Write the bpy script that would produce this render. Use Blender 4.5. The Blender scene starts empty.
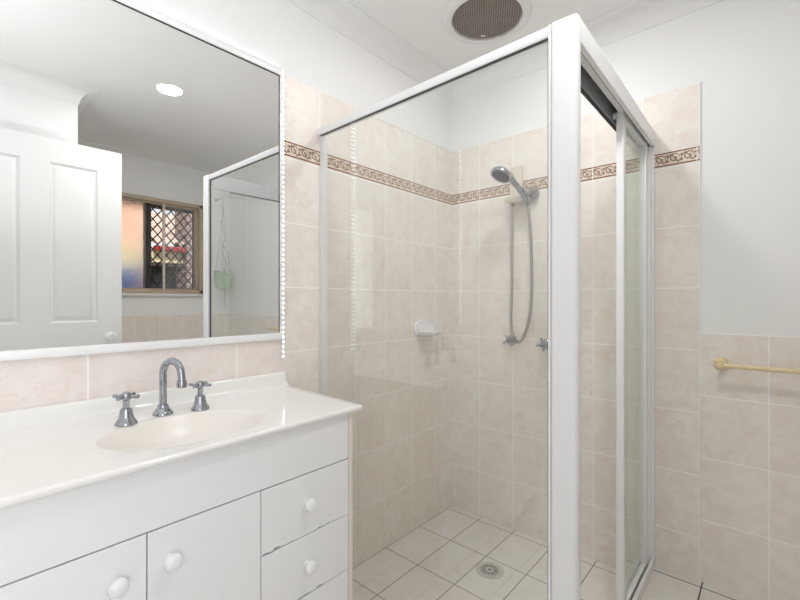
import bpy, bmesh, math, random
from mathutils import Vector, Matrix
random.seed(7)
C = bpy.context.scene.collection
SC = bpy.context.scene
PI = math.pi

# ------------------------------------------------------------------ camera, world, lights, exposure
cam_d = bpy.data.cameras.new('camera'); cam = bpy.data.objects.new('camera', cam_d); C.objects.link(cam)
cam_d.sensor_fit = 'HORIZONTAL'; cam_d.sensor_width = 36.0
cam_d.lens = 422.82/800*36.0
cam_d.shift_y = 0.73/800
cam_d.clip_start = 0.02
cam.location = (1.4179, 0.0, 1.1256)
cam.rotation_euler = (PI/2, 0, math.radians(41.438))
SC.camera = cam

SC.view_settings.view_transform = 'Standard'
SC.view_settings.look = 'None'
SC.view_settings.gamma = 1.0
SC.view_settings.use_curve_mapping = False
SC.view_settings.exposure = 0.03
SC.cycles.max_bounces = 20
SC.cycles.diffuse_bounces = 9
SC.cycles.glossy_bounces = 8
SC.cycles.transparent_max_bounces = 24
SC.cycles.transmission_bounces = 10
SC.cycles.sample_clamp_indirect = 6.0

w = bpy.data.worlds.new('sky'); SC.world = w; w.use_nodes = True
bg = w.node_tree.nodes['Background']
bg.inputs['Color'].default_value = (0.92, 0.95, 1.0, 1); bg.inputs['Strength'].default_value = 1.0

def lamp(name, kind, loc, rot, energy, color=(1, 1, 1), **kw):
    d = bpy.data.lights.new(name, kind); o = bpy.data.objects.new(name, d); C.objects.link(o)
    o.location = loc; o.rotation_euler = rot; d.energy = energy; d.color = color
    for k, v in kw.items(): setattr(d, k, v)
    return o
# sun lights the yard outside the window (comes from behind the house, so it never enters the room)
lamp('sun', 'SUN', (0, 0, 6), (0, math.radians(-42), math.radians(12)), 4.0, (1, 0.93, 0.82), angle=0.01)
# added fill lamp in the hall, lighting the room through the unseen doorway
lamp('hall_fill', 'AREA', (2.60, -0.42, 1.30), (0, math.radians(90), 0), 16.0, (0.97, 0.985, 1.0),
     shape='RECTANGLE', size=1.6, size_y=0.8)

# added fill lamp, out of view, aimed at the ceiling for even brightness
lamp('ceiling_fill', 'AREA', (0.85, -0.05, 1.42), (math.radians(180), 0, 0), 5.6, (0.97, 0.985, 1.0),
     shape='DISK', size=0.3)

# ------------------------------------------------------------------ helpers
def obj(name, bm, mat, parent=None, smooth=35, recalc=True):
    """link a bmesh built in world coordinates as ONE mesh object, optionally as a part of parent"""
    if recalc: bmesh.ops.recalc_face_normals(bm, faces=bm.faces[:])
    me = bpy.data.meshes.new(name); o = bpy.data.objects.new(name, me); C.objects.link(o)
    if parent is not None:
        r = parent
        off = Vector((0, 0, 0))
        while r is not None: off += r.location; r = r.parent
        bmesh.ops.translate(bm, verts=bm.verts[:], vec=-off)
        o.parent = parent
    bm.to_mesh(me); bm.free()
    if smooth:
        for p in me.polygons: p.use_smooth = True
        me.set_sharp_from_angle(angle=math.radians(smooth))
    for m in (mat if isinstance(mat, (list, tuple)) else [mat]): me.materials.append(m)
    return o

def tag(o, label=None, cat=None, group=None, kind=None):
    if label: o['label'] = label
    if cat: o['category'] = cat
    if group: o['group'] = group
    if kind: o['kind'] = kind
    return o

def thing(name, label, cat, loc, group=None):
    o = bpy.data.objects.new(name, None); C.objects.link(o); o.location = loc
    o.empty_display_size = 0.05
    return tag(o, label, cat, group)

def struct(name, bm, mat, parent=None, smooth=35, recalc=True):
    o = obj(name, bm, mat, parent, smooth, recalc)
    if parent is None: o['kind'] = 'structure'
    return o

def box(bm, lo, hi, bev=0.0, seg=2):
    lo = Vector(lo); hi = Vector(hi)
    r = bmesh.ops.create_cube(bm, size=1.0)
    vs = r['verts']
    for v in vs:
        v.co = Vector((lo[i] + (v.co[i] + 0.5)*(hi[i]-lo[i]) for i in range(3)))
    if bev > 0:
        es = list({e for v in vs for e in v.link_edges})
        bmesh.ops.bevel(bm, geom=es, offset=bev, segments=seg, profile=0.5, affect='EDGES', clamp_overlap=True)
    return bm

def bx(lo, hi, bev=0.0, seg=2):
    return box(bmesh.new(), lo, hi, bev, seg)

def frames(pts):
    pts = [Vector(p) for p in pts]; n = len(pts); out = []
    t0 = (pts[1]-pts[0]).normalized()
    up = Vector((0, 0, 1)) if abs(t0.z) < 0.9 else Vector((1, 0, 0))
    nrm = (up - t0*up.dot(t0)).normalized()
    for i in range(n):
        t = (pts[min(i+1, n-1)] - pts[max(i-1, 0)]).normalized()
        nrm = (nrm - t*nrm.dot(t)).normalized()
        out.append((pts[i], t, nrm, t.cross(nrm)))
    return out

def tube(bm, pts, r, seg=12, caps=True):
    rings = []
    fr = frames(pts)
    for i, (p, t, a, b) in enumerate(fr):
        ri = r[i] if isinstance(r, (list, tuple)) else r
        rings.append([bm.verts.new(p + (a*math.cos(2*PI*k/seg) + b*math.sin(2*PI*k/seg))*ri) for k in range(seg)])
    for i in range(len(rings)-1):
        for k in range(seg):
            bm.faces.new((rings[i][k], rings[i][(k+1) % seg], rings[i+1][(k+1) % seg], rings[i+1][k]))
    if caps:
        bm.faces.new(rings[0][::-1]); bm.faces.new(rings[-1])
    return bm

def lathe(bm, prof, org, axis=(0, 0, 1), seg=28, sx=1.0, sy=1.0, ref=None):
    """prof: list of (radius, height along axis)"""
    org = Vector(org); ax = Vector(axis).normalized()
    rf = Vector(ref) if ref else (Vector((1, 0, 0)) if abs(ax.x) < 0.9 else Vector((0, 0, 1)))
    u = (rf - ax*rf.dot(ax)).normalized(); v = ax.cross(u)
    rings = []
    for (r, h) in prof:
        if r < 1e-6: rings.append([bm.verts.new(org + ax*h)])
        else: rings.append([bm.verts.new(org + ax*h + u*(r*sx*math.cos(2*PI*k/seg)) + v*(r*sy*math.sin(2*PI*k/seg))) for k in range(seg)])
    for a, b in zip(rings[:-1], rings[1:]):
        for k in range(seg):
            if len(a) == 1 and len(b) == 1: continue
            if len(a) == 1: bm.faces.new((a[0], b[k], b[(k+1) % seg]))
            elif len(b) == 1: bm.faces.new((a[k], a[(k+1) % seg], b[0]))
            else: bm.faces.new((a[k], a[(k+1) % seg], b[(k+1) % seg], b[k]))
    if len(rings[0]) > 1: bm.faces.new(rings[0][::-1])
    if len(rings[-1]) > 1: bm.faces.new(rings[-1])
    return bm

def prism(bm, poly, vec):
    """poly: list of 3-D points, extruded by vec"""
    vec = Vector(vec)
    a = [bm.verts.new(Vector(p)) for p in poly]; b = [bm.verts.new(Vector(p)+vec) for p in poly]
    bm.faces.new(a[::-1]); bm.faces.new(b)
    n = len(poly)
    for i in range(n): bm.faces.new((a[i], a[(i+1) % n], b[(i+1) % n], b[i]))
    return bm

def bez(p, n=16):
    """Catmull-Rom through points p"""
    p = [Vector(q) for q in p]; p = [2*p[0]-p[1]] + p + [2*p[-1]-p[-2]]; out = []
    for i in range(1, len(p)-2):
        for k in range(n):
            t = k/n
            out.append(0.5*((2*p[i]) + (p[i+1]-p[i-1])*t + (2*p[i-1]-5*p[i]+4*p[i+1]-p[i+2])*t*t + (3*p[i]-p[i-1]-3*p[i+1]+p[i+2])*t**3))
    out.append(p[-2]); return out

# ------------------------------------------------------------------ materials
def principled(name, col, rough=0.5, metal=0.0, spec=0.5, coat=0.0, **kw):
    m = bpy.data.materials.new(name); m.use_nodes = True
    b = m.node_tree.nodes['Principled BSDF']
    b.inputs['Base Color'].default_value = (*col, 1); b.inputs['Roughness'].default_value = rough
    b.inputs['Metallic'].default_value = metal; b.inputs['Specular IOR Level'].default_value = spec
    b.inputs['Coat Weight'].default_value = coat
    for k, v in kw.items(): b.inputs[k].default_value = v
    return m

class G:
    """tiny node graph helper"""
    def __init__(s, m): s.m = m; s.t = m.node_tree; s.n = s.t.nodes; s.l = s.t.links; s.b = s.n.get('Principled BSDF')
    def node(s, typ, **kw):
        nd = s.n.new(typ)
        for k, v in kw.items(): setattr(nd, k, v)
        return nd
    def put(s, sock, v):
        if hasattr(v, 'is_output') or isinstance(v, bpy.types.NodeSocket): s.l.new(v, sock)
        else: sock.default_value = v
    def math(s, op, a, b=None, clamp=False):
        nd = s.node('ShaderNodeMath', operation=op, use_clamp=clamp); s.put(nd.inputs[0], a)
        if b is not None: s.put(nd.inputs[1], b)
        return nd.outputs[0]
    def mix(s, f, a, b):
        nd = s.node('ShaderNodeMix', data_type='RGBA')
        s.put(nd.inputs[0], f); s.put(nd.inputs[6], a if not isinstance(a, tuple) else (*a, 1)); s.put(nd.inputs[7], b if not isinstance(b, tuple) else (*b, 1))
        return nd.outputs[2]
    def noise(s, vec, scale, detail=3, rough=0.55, dist=0.0):
        nd = s.node('ShaderNodeTexNoise'); s.l.new(vec, nd.inputs['Vector'])
        nd.inputs['Scale'].default_value = scale; nd.inputs['Detail'].default_value = detail
        nd.inputs['Roughness'].default_value = rough; nd.inputs['Distortion'].default_value = dist
        return nd.outputs['Fac']
    def ramp(s, f, lo, hi):
        nd = s.node('ShaderNodeMapRange', clamp=True); s.put(nd.inputs[0], f)
        nd.inputs[1].default_value = lo; nd.inputs[2].default_value = hi
        return nd.outputs[0]
    def coords(s):
        tc = s.node('ShaderNodeTexCoord'); sp = s.node('ShaderNodeSeparateXYZ'); s.l.new(tc.outputs['Object'], sp.inputs[0])
        return tc.outputs['Object'], sp.outputs[0], sp.outputs[1], sp.outputs[2]
    def comb(s, x, y, z=0.0):
        nd = s.node('ShaderNodeCombineXYZ'); s.put(nd.inputs[0], x); s.put(nd.inputs[1], y); s.put(nd.inputs[2], z); return nd.outputs[0]

def tile_mat(name, axis, u0, v0, tw, th, c1, c2, c3, grout, mort=0.0022, rough=0.38, bump=0.25):
    m = principled(name, c1, rough); g = G(m)
    vec, x, y, z = g.coords()
    u, v = {'x': (x, z), 'y': (y, z), 'f': (x, y)}[axis]
    uv = g.comb(g.math('SUBTRACT', u, u0), g.math('SUBTRACT', v, v0))
    br = g.node('ShaderNodeTexBrick', offset=0.0, offset_frequency=2, squash=1.0)
    g.l.new(uv, br.inputs['Vector'])
    br.inputs['Color1'].default_value = (0, 0, 0, 1); br.inputs['Color2'].default_value = (1, 1, 1, 1); br.inputs['Mortar'].default_value = (.5, .5, .5, 1)
    br.inputs['Scale'].default_value = 1.0; br.inputs['Mortar Size'].default_value = mort; br.inputs['Mortar Smooth'].default_value = 0.1
    br.inputs['Brick Width'].default_value = tw; br.inputs['Row Height'].default_value = th
    # every tile carries its own piece of the marbling: shift the noise by the tile's random tone
    sh = g.node('ShaderNodeVectorMath', operation='MULTIPLY_ADD')
    g.l.new(br.outputs['Color'], sh.inputs[0]); sh.inputs[1].default_value = (3.1, 2.3, 1.7); g.l.new(vec, sh.inputs[2])
    n1 = g.noise(sh.outputs[0], 9, 4, 0.6, 1.2)
    n2 = g.noise(sh.outputs[0], 22, 5, 0.65, 0.8)
    n3 = g.noise(sh.outputs[0], 5, 2, 0.5, 0.3)
    col = g.mix(g.ramp(n1, 0.35, 0.68), c1, c2)
    col = g.mix(g.math('MULTIPLY', g.ramp(n2, 0.48, 0.68), 0.75), col, c3)
    col = g.mix(g.math('MULTIPLY', g.ramp(n3, 0.5, 0.75), 0.35), col, (c1[0]*1.04, c1[1]*1.06, c1[2]*1.08))
    col = g.mix(br.outputs['Fac'], col, grout)
    g.l.new(col, g.b.inputs['Base Color'])
    g.l.new(g.math('ADD', g.math('MULTIPLY', br.outputs['Fac'], 0.5), rough), g.b.inputs['Roughness'])
    bp = g.node('ShaderNodeBump'); bp.inputs['Strength'].default_value = bump; bp.inputs['Distance'].default_value = 0.002
    hgt = g.math('SUBTRACT', g.math('MULTIPLY', n1, 0.15), br.outputs['Fac'])
    g.l.new(hgt, bp.inputs['Height']); g.l.new(bp.outputs[0], g.b.inputs['Normal'])
    return m

TC1, TC2, TC3 = (0.87, 0.825, 0.775), (0.805, 0.745, 0.68), (0.785, 0.69, 0.635)
GROUT = (0.95, 0.94, 0.92)
R0, TH, TW = 0.170, 0.252, 0.2005
M = {}
M['tile_left'] = tile_mat('glazed cream tile left', 'y', 1.5015, R0, TW, TH, TC1, TC2, TC3, GROUT)
M['tile_left_dado'] = tile_mat('glazed pink cream tile', 'y', 0.305, 0.0, 0.432, 0.2495, (0.85, 0.80, 0.77), (0.80, 0.735, 0.70), (0.79, 0.685, 0.64), GROUT)
M['tile_back'] = tile_mat('glazed cream tile back', 'x', 0.1835, R0, 0.2025, TH, TC1, TC2, TC3, GROUT)
M['tile_dado'] = tile_mat('glazed cream tile dado', 'x', 1.197, 0.0, 0.209, 0.2490, TC1, TC2, TC3, GROUT)
M['tile_right'] = tile_mat('glazed cream tile right', 'y', 0.62, 0.0, TW, 0.2490, TC1, TC2, TC3, GROUT)
M['tile_top'] = tile_mat('glazed cream tile top course', 'y', 1.5015, 1.7475, TW, 0.2555, TC1, TC2, TC3, GROUT)
M['tile_top_back'] = tile_mat('glazed cream tile top course back', 'x', 0.1835, 1.7475, 0.2025, 0.2555, TC1, TC2, TC3, GROUT)
def floor_mat(name, grout): return tile_mat(name, 'f', 0.0, 2.0265-0.2633*8, 0.2010, 0.2633, (0.78, 0.755, 0.725), (0.73, 0.70, 0.66), (0.73, 0.67, 0.61), grout, mort=0.0026, rough=0.3)
M['floor'] = floor_mat('floor tile, black grout', (0.07, 0.065, 0.06)); M['floor_shower'] = floor_mat('floor tile, grey grout', (0.30, 0.27, 0.24))

def border_mat(name, axis, u0):
    """cream listello with red-brown edge lines and a running scroll"""
    m = principled(name, (0.7, 0.6, 0.5), 0.2); g = G(m)
    vec, x, y, z = g.coords(); u = y if axis == 'y' else x
    P = 0.0501
    un = g.math('FRACT', g.math('DIVIDE', g.math('SUBTRACT', u, u0), P))      # 0..1 along one motif
    v = g.math('DIVIDE', g.math('SUBTRACT', z, 1.6895), 0.058)                # 0..1 across
    cu = g.math('MULTIPLY', g.math('SUBTRACT', un, 0.5), P/0.058); cv = g.math('SUBTRACT', v, 0.5)
    r = g.math('SQRT', g.math('ADD', g.math('POWER', g.math('ABSOLUTE', cu), 2.0), g.math('POWER', g.math('ABSOLUTE', cv), 2.0)))
    ring = g.math('LESS_THAN', g.math('ABSOLUTE', g.math('SUBTRACT', r, 0.27)), 0.035)
    ang = g.node('ShaderNodeMath', operation='ARCTAN2'); g.l.new(cv, ang.inputs[0]); g.l.new(cu, ang.inputs[1])
    spiral = g.math('LESS_THAN', g.math('ABSOLUTE', g.math('SUBTRACT', g.math('FRACT', g.math('ADD', g.math('MULTIPLY', r, 4.2), g.math('DIVIDE', ang.outputs[0], 2*PI))), 0.5)), 0.19)
    spiral = g.math('MULTIPLY', spiral, g.math('LESS_THAN', r, 0.34))
    wave = g.math('MULTIPLY', g.math('SINE', g.math('MULTIPLY', un, 2*PI)), 0.27)
    vine = g.math('LESS_THAN', g.math('ABSOLUTE', g.math('SUBTRACT', cv, wave)), 0.06)
    leafd = g.math('ADD', g.math('ABSOLUTE', g.math('SUBTRACT', g.math('ABSOLUTE', cu), 0.46)), g.math('MULTIPLY', g.math('ABSOLUTE', g.math('SUBTRACT', g.math('ABSOLUTE', cv), 0.18)), 1.3))
    leaf = g.math('LESS_THAN', leafd, 0.16)
    pat = g.math('MAXIMUM', g.math('MAXIMUM', spiral, vine), leaf)
    edge = g.math('GREATER_THAN', g.math('ABSOLUTE', cv), 0.40)
    edge2 = g.math('GREATER_THAN', g.math('ABSOLUTE', cv), 0.485)
    n = g.noise(vec, 160, 2)
    base = g.mix(g.ramp(g.noise(vec, 40, 3), 0.4, 0.65), (0.78, 0.69, 0.59), (0.68, 0.57, 0.47))
    brown = g.mix(g.ramp(n, 0.35, 0.65), (0.16, 0.07, 0.045), (0.34, 0.20, 0.13))
    col = g.mix(g.math('MULTIPLY', pat, 0.9), base, brown)
    col = g.mix(edge, col, (0.23, 0.075, 0.045))
    col = g.mix(edge2, col, (0.62, 0.53, 0.45))
    joint = g.math('LESS_THAN', g.math('FRACT', g.math('DIVIDE', g.math('SUBTRACT', u, u0), TW)), 0.014)
    col = g.mix(joint, col, GROUT)
    g.l.new(col, g.b.inputs['Base Color'])
    bp = g.node('ShaderNodeBump'); bp.inputs['Strength'].default_value = 0.4; bp.inputs['Distance'].default_value = 0.001
    g.l.new(pat, bp.inputs['Height']); g.l.new(bp.outputs[0], g.b.inputs['Normal'])
    return m
M['border_left'] = border_mat('border listello left', 'y', 1.5015)
M['border_back'] = border_mat('border listello back', 'x', 0.1835)

M['paint'] = principled('white wall paint', (0.87, 0.87, 0.87), 0.55, spec=0.3)
M['ceiling'] = principled('white ceiling paint', (0.87, 0.87, 0.87), 0.8, spec=0.2)
M['door_paint'] = principled('white gloss door paint', (0.80, 0.80, 0.80), 0.35)
M['laminate'] = principled('white laminate', (0.83, 0.835, 0.85), 0.35)
M['carcass'] = principled('carcass gap shade', (0.12, 0.085, 0.06), 0.8)  # dark colour stands in for the shade behind the front gaps
M['edge_cream'] = principled('cream edge strip', (0.78, 0.74, 0.66), 0.4)
M['china'] = principled('white china', (0.85, 0.85, 0.86), 0.12, coat=0.3)
M['marble'] = principled('white cultured marble', (0.86, 0.85, 0.83), 0.12, coat=0.4)
M['basin'] = principled('ivory basin', (0.85, 0.815, 0.77), 0.3, coat=0.0)
M['chrome'] = principled('chrome', (0.40, 0.42, 0.46), 0.10, 1.0)
M['chrome_dark'] = principled('brushed chrome', (0.42, 0.43, 0.45), 0.28, 1.0)
M['hose'] = principled('satin metal hose', (0.46, 0.44, 0.41), 0.32, 1.0)
M['aluminium'] = principled('white powder coated aluminium', (0.86, 0.865, 0.88), 0.3)
M['track'] = principled('dull grey aluminium track', (0.42, 0.43, 0.44), 0.45, 0.4)
M['rail_grey'] = principled('light grey rail', (0.82, 0.83, 0.84), 0.4)
M['seal'] = principled('black rubber seal', (0.03, 0.03, 0.03), 0.6)
M['cream_plastic'] = principled('cream plastic', (0.80, 0.755, 0.66), 0.3)
M['plate'] = principled('beige plastic plate', (0.72, 0.66, 0.57), 0.35)
M['cream_rail'] = principled('ivory enamel rail', (0.80, 0.64, 0.40), 0.25)
M['dark_plastic'] = principled('dark grey spray plate', (0.05, 0.053, 0.057), 0.6, spec=0.2)
M['fan_ring'] = principled('white fan plastic', (0.80, 0.80, 0.81), 0.4)
M['fan_mesh'] = principled('grey wire mesh', (0.42, 0.385, 0.35), 0.5, 0.2)
M['fan_dark'] = principled('brown fan cavity', (0.09, 0.065, 0.05), 0.7)
M['fan_blade'] = principled('tan fan blade', (0.14, 0.10, 0.075), 0.5)
M['waste'] = principled('grey plastic grate', (0.58, 0.55, 0.52), 0.35)
M['waste_dark'] = principled('drain shadow gap', (0.06, 0.055, 0.05), 0.8)
M['bronze'] = principled('tan window frame', (0.52, 0.42, 0.32), 0.4)
M['sash'] = principled('cream sash stile', (0.72, 0.66, 0.58), 0.4)
M['screen'] = principled('black security screen', (0.025, 0.022, 0.02), 0.5)
M['pot'] = principled('pale green plastic', (0.42, 0.60, 0.42), 0.4)
M['cord'] = principled('beige cord', (0.50, 0.46, 0.38), 0.8)
M['leaf'] = principled('small green leaf', (0.22, 0.30, 0.12), 0.5)
M['soil'] = principled('dark soil', (0.06, 0.045, 0.03), 0.9)
M['silver'] = principled('silver backing', (0.92, 0.93, 0.93), 0.0, 1.0)
M['chip'] = principled('chipped board', (0.07, 0.05, 0.04), 0.9)

def emit(name, col, s):
    m = bpy.data.materials.new(name); m.use_nodes = True; t = m.node_tree; t.nodes.clear()
    e = t.nodes.new('ShaderNodeEmission'); e.inputs[0].default_value = (*col, 1); e.inputs[1].default_value = s
    o = t.nodes.new('ShaderNodeOutputMaterial'); t.links.new(e.outputs[0], o.inputs[0]); return m
M['led'] = emit('cool white led', (0.88, 0.95, 1.0), 10.0)
M['led_pink'] = emit('pink led', (1.0, 0.62, 0.85), 8.0)
M['lens'] = emit('downlight lens', (1.0, 0.97, 0.92), 30.0)
M['tape'] = principled('clear white led tape', (0.82, 0.84, 0.86), 0.3)

def glass_mat(name, tint=(0.975, 0.985, 0.98), f0=0.06):
    m = bpy.data.materials.new(name); m.use_nodes = True; g = G(m); g.n.clear()
    geo = g.node('ShaderNodeNewGeometry'); d = g.node('ShaderNodeVectorMath', operation='DOT_PRODUCT')
    g.l.new(geo.outputs['Normal'], d.inputs[0]); g.l.new(geo.outputs['Incoming'], d.inputs[1])
    c = g.math('ABSOLUTE', d.outputs['Value'])
    f = g.math('ADD', g.math('MULTIPLY', g.math('POWER', g.math('SUBTRACT', 1.0, c, True), 5.0), 1-f0), f0, True)
    tr = g.node('ShaderNodeBsdfTransparent'); tr.inputs[0].default_value = (*tint, 1)
    gl = g.node('ShaderNodeBsdfGlossy'); gl.inputs['Roughness'].default_value = 0.0; gl.inputs['Color'].default_value = (1, 1, 1, 1)
    mx = g.node('ShaderNodeMixShader'); g.l.new(f, mx.inputs[0]); g.l.new(tr.outputs[0], mx.inputs[1]); g.l.new(gl.outputs[0], mx.inputs[2])
    o = g.node('ShaderNodeOutputMaterial'); g.l.new(mx.outputs[0], o.inputs[0]); return m
M['glass'] = glass_mat('clear shower glass')
M['glass_door'] = glass_mat('greenish door glass', (0.93, 0.96, 0.93))
M['frost'] = principled('frosted window glass', (0.95, 0.95, 0.95), 0.32, **{'Transmission Weight': 1.0, 'IOR': 1.3})
g = G(M['frost']); vec, *_ = g.coords()
bp = g.node('ShaderNodeBump'); bp.inputs['Strength'].default_value = 0.9; bp.inputs['Distance'].default_value = 0.006
g.l.new(g.noise(vec, 48, 2), bp.inputs['Height']); g.l.new(bp.outputs[0], g.b.inputs['Normal'])

# ------------------------------------------------------------------ room shell
L = 2.0694; W = 2.74; NX = 1.72; NY = 0.622; FY = -1.0; CZ = 2.385; FZ = -0.08; T = 0.006
SX, SY = 1.035, 1.098                  # shower recess: X from 0 to SX, Y from SY to L

b = bmesh.new()
box(b, (-0.1, FY-0.1, -0.2), (2.84, SY, 0.0)); box(b, (SX, SY, -0.2), (2.84, L+0.1, 0.0))
struct('floor', b, M['floor'])
struct('floor_shower', bx((-0.1, SY, -0.2), (SX, L+0.1, FZ)), M['floor_shower'])
struct('ceiling', bx((-0.1, FY-0.1, CZ), (2.84, L+0.1, CZ+0.1)), M['ceiling'])

wl = struct('wall_left', bx((-0.12, FY-0.1, -0.2), (-T, L+0.12, CZ)), M['paint'])
wb = struct('wall_back', bx((-T, L+T, -0.2), (2.84, L+0.12, CZ)), M['paint'])
struct('wall_front', bx((-T, FY-0.1, -0.2), (2.84, FY, CZ)), M['paint'])
b = bmesh.new()                        # wall between bathroom and hall, with the doorway
box(b, (NX, FY, -0.2), (NX+0.1, -0.82, CZ)); box(b, (NX, 0.0, -0.2), (NX+0.1, NY, CZ)); box(b, (NX, -0.82, 2.05), (NX+0.1, 0.0, CZ))
wn = struct('wall_entry', b, M['paint'])
struct('wall_hall', bx((2.74, FY, -0.2), (2.84, NY-0.1, CZ)), M['paint'])
wr_ = struct('wall_return', bx((NX+0.1, NY-0.1, -0.2), (2.84, NY, CZ)), M['paint'])
WY0, WY1, WZ0, WZ1 = 0.72, 1.805, 1.191, 2.045
b = bmesh.new()
box(b, (W+T, NY-0.1, -0.2), (W+0.1, WY0, CZ)); box(b, (W+T, WY1, -0.2), (W+0.1, L+T, CZ))
box(b, (W+T, WY0, -0.2), (W+0.1, WY1, WZ0)); box(b, (W+T, WY0, WZ1), (W+0.1, WY1, CZ))
wr = struct('wall_right', b, M['paint'])

# tiling (6 mm glazed tile on the walls)
def tiling(name, lo, hi, mat, parent):
    return obj(name, bx(lo, hi, 0.0008, 1), mat, parent)
ZB0, ZB1, ZT = 1.6895, 1.7475, 2.003
tiling('wall_tiling', (-T, 0.9235, FZ), (0, L, ZB0), M['tile_left'], wl)
tiling('wall_tiling', (-T, 0.9235, ZB1), (0, L, ZT), M['tile_top'], wl)
tiling('border_tiling', (-T, 0.9235, ZB0), (0.0006, L, ZB1), M['border_left'], wl)
tiling('dado_tiling', (-T, FY, 0), (0, 0.9235, 0.997), M['tile_left_dado'], wl)
tiling('wall_tiling', (-T, L, FZ), (1.197, L+T, ZB0), M['tile_back'], wb)
tiling('wall_tiling', (-T, L, ZB1), (1.197, L+T, ZT), M['tile_top_back'], wb)
tiling('border_tiling', (-T, L-0.0006, ZB0), (1.197, L+T, ZB1), M['border_back'], wb)
tiling('dado_tiling', (1.199, L, 0), (W+T, L+T, 0.9955), M['tile_dado'], wb)
b = bmesh.new()
box(b, (1.1968, L-0.0006, 0.0), (1.1992, L+T, ZT+0.001))
obj('tile_edge', b, M['fan_ring'], wb)
tiling('dado_tiling', (W, NY, 0), (W+T, L, 1.0), M['tile_right'], wr)

# cornice: a plaster cove swept round the room
room = [(-T, FY), (NX, FY), (NX, NY), (W+T, NY), (W+T, L+T), (-T, L+T)]
prof = [(0.0, CZ-0.087), (0.004, CZ-0.087), (0.006, CZ-0.078)]
for k in range(9):
    a = PI/2*k/8
    prof.append((0.008+0.067*(1-math.cos(a)), CZ-0.075+0.067*math.sin(a)))
prof += [(0.078, CZ-0.006), (0.085, CZ-0.004), (0.085, CZ)]
b = bmesh.new(); rings = []
nr = len(room)
for i in range(nr):
    p0, p1, p2 = (Vector(room[(i+k) % nr]) for k in (-1, 0, 1))
    d1 = (p1-p0).normalized(); d2 = (p2-p1).normalized()
    n1 = Vector((-d1.y, d1.x)); n2 = Vector((-d2.y, d2.x))
    mt = (n1+n2)/(1+n1.dot(n2))
    rings.append([b.verts.new((p1.x+mt.x*o, p1.y+mt.y*o, z)) for o, z in prof])
for i in range(nr):
    A_, B_ = rings[i], rings[(i+1) % nr]
    for k in range(len(prof)-1): b.faces.new((A_[k], B_[k], B_[k+1], A_[k+1]))
struct('trim_1', b, M['ceiling'])

# ------------------------------------------------------------------ door (opened flat against the entry wall), window
def panel_ring(b, x, y0, y1, z0, z1, s):
    """moulded door panel: bevel down, flat, bevel up, raised field; x = face plane, s = outward sign"""
    prof_ = [(0.0, 0.0), (0.008, 0.009), (0.016, 0.010), (0.034, 0.002), (0.036, 0.0015)]
    rg = []
    for ins, dep in prof_:
        rg.append([b.verts.new((x-s*dep, yy, zz)) for yy, zz in ((y0+ins, z0+ins), (y1-ins, z0+ins), (y1-ins, z1-ins), (y0+ins, z1-ins))])
    for a_, c_ in zip(rg[:-1], rg[1:]):
        for k in range(4): b.faces.new((a_[k], a_[(k+1) % 4], c_[(k+1) % 4], c_[k]))
    b.faces.new(rg[-1]); return rg[0]
DX0, DX1, DY0, DY1, DZ = 1.63, 1.665, 0.004, 0.825, 2.036
b = bmesh.new()
ys = [DY0, 0.128, 0.353, 0.475, 0.70, DY1]; zs = [0.012, 0.22, 0.80, 1.0, 1.905, DZ]
for x, s in ((DX0, -1), (DX1, 1)):
    for i in range(5):
        for j in range(5):
            if i in (1, 3) and j in (1, 3): panel_ring(b, x, ys[i], ys[i+1], zs[j], zs[j+1], s)
            else: b.faces.new([b.verts.new((x, yy, zz)) for yy, zz in ((ys[i], zs[j]), (ys[i+1], zs[j]), (ys[i+1], zs[j+1]), (ys[i], zs[j+1]))])
for q in (((DX0, DY0, zs[0]), (DX1, DY0, zs[0]), (DX1, DY0, DZ), (DX0, DY0, DZ)), ((DX0, DY1, zs[0]), (DX1, DY1, zs[0]), (DX1, DY1, DZ), (DX0, DY1, DZ)),
          ((DX0, DY0, DZ), (DX1, DY0, DZ), (DX1, DY1, DZ), (DX0, DY1, DZ)), ((DX0, DY0, zs[0]), (DX1, DY0, zs[0]), (DX1, DY1, zs[0]), (DX0, DY1, zs[0]))):
    b.faces.new([b.verts.new(p) for p in q])
bmesh.ops.remove_doubles(b, verts=b.verts[:], dist=1e-5)
door = struct('door_1', b, M['door_paint'], smooth=20)
b = bmesh.new()
lathe(b, [(0.026, 0), (0.026, 0.004), (0.012, 0.008), (0.010, 0.022), (0.018, 0.030), (0.0265, 0.042), (0.026, 0.052), (0.018, 0.060), (0, 0.063)], (DX0, 0.762, 0.912), (-1, 0, 0))
tag(obj('door_knob', b, M['china'], door), 'white round door knob')
b = bx((DX0+0.012, DY1-0.001, 0.895), (DX1-0.012, DY1+0.0035, 0.93), 0.001, 1)
obj('latch', b, M['seal'], door)
b = bmesh.new()
for z in (0.25, 1.1, 1.8): tube(b, [(DX1+0.006, DY0-0.004, z), (DX1+0.006, DY0-0.004, z+0.09)], 0.006, 10)
obj('hinge', b, M['chrome_dark'], door)
b = bmesh.new()
for y0_, y1_ in ((-0.89, -0.82), (0.0, 0.0)):
    if y1_ != y0_: box(b, (NX-0.014, y0_, 0), (NX, y1_, 2.12), 0.003)
box(b, (NX-0.014, -0.89, 2.05), (NX, 0.0, 2.12), 0.003)
struct('trim_2', b, M['door_paint'])

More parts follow.
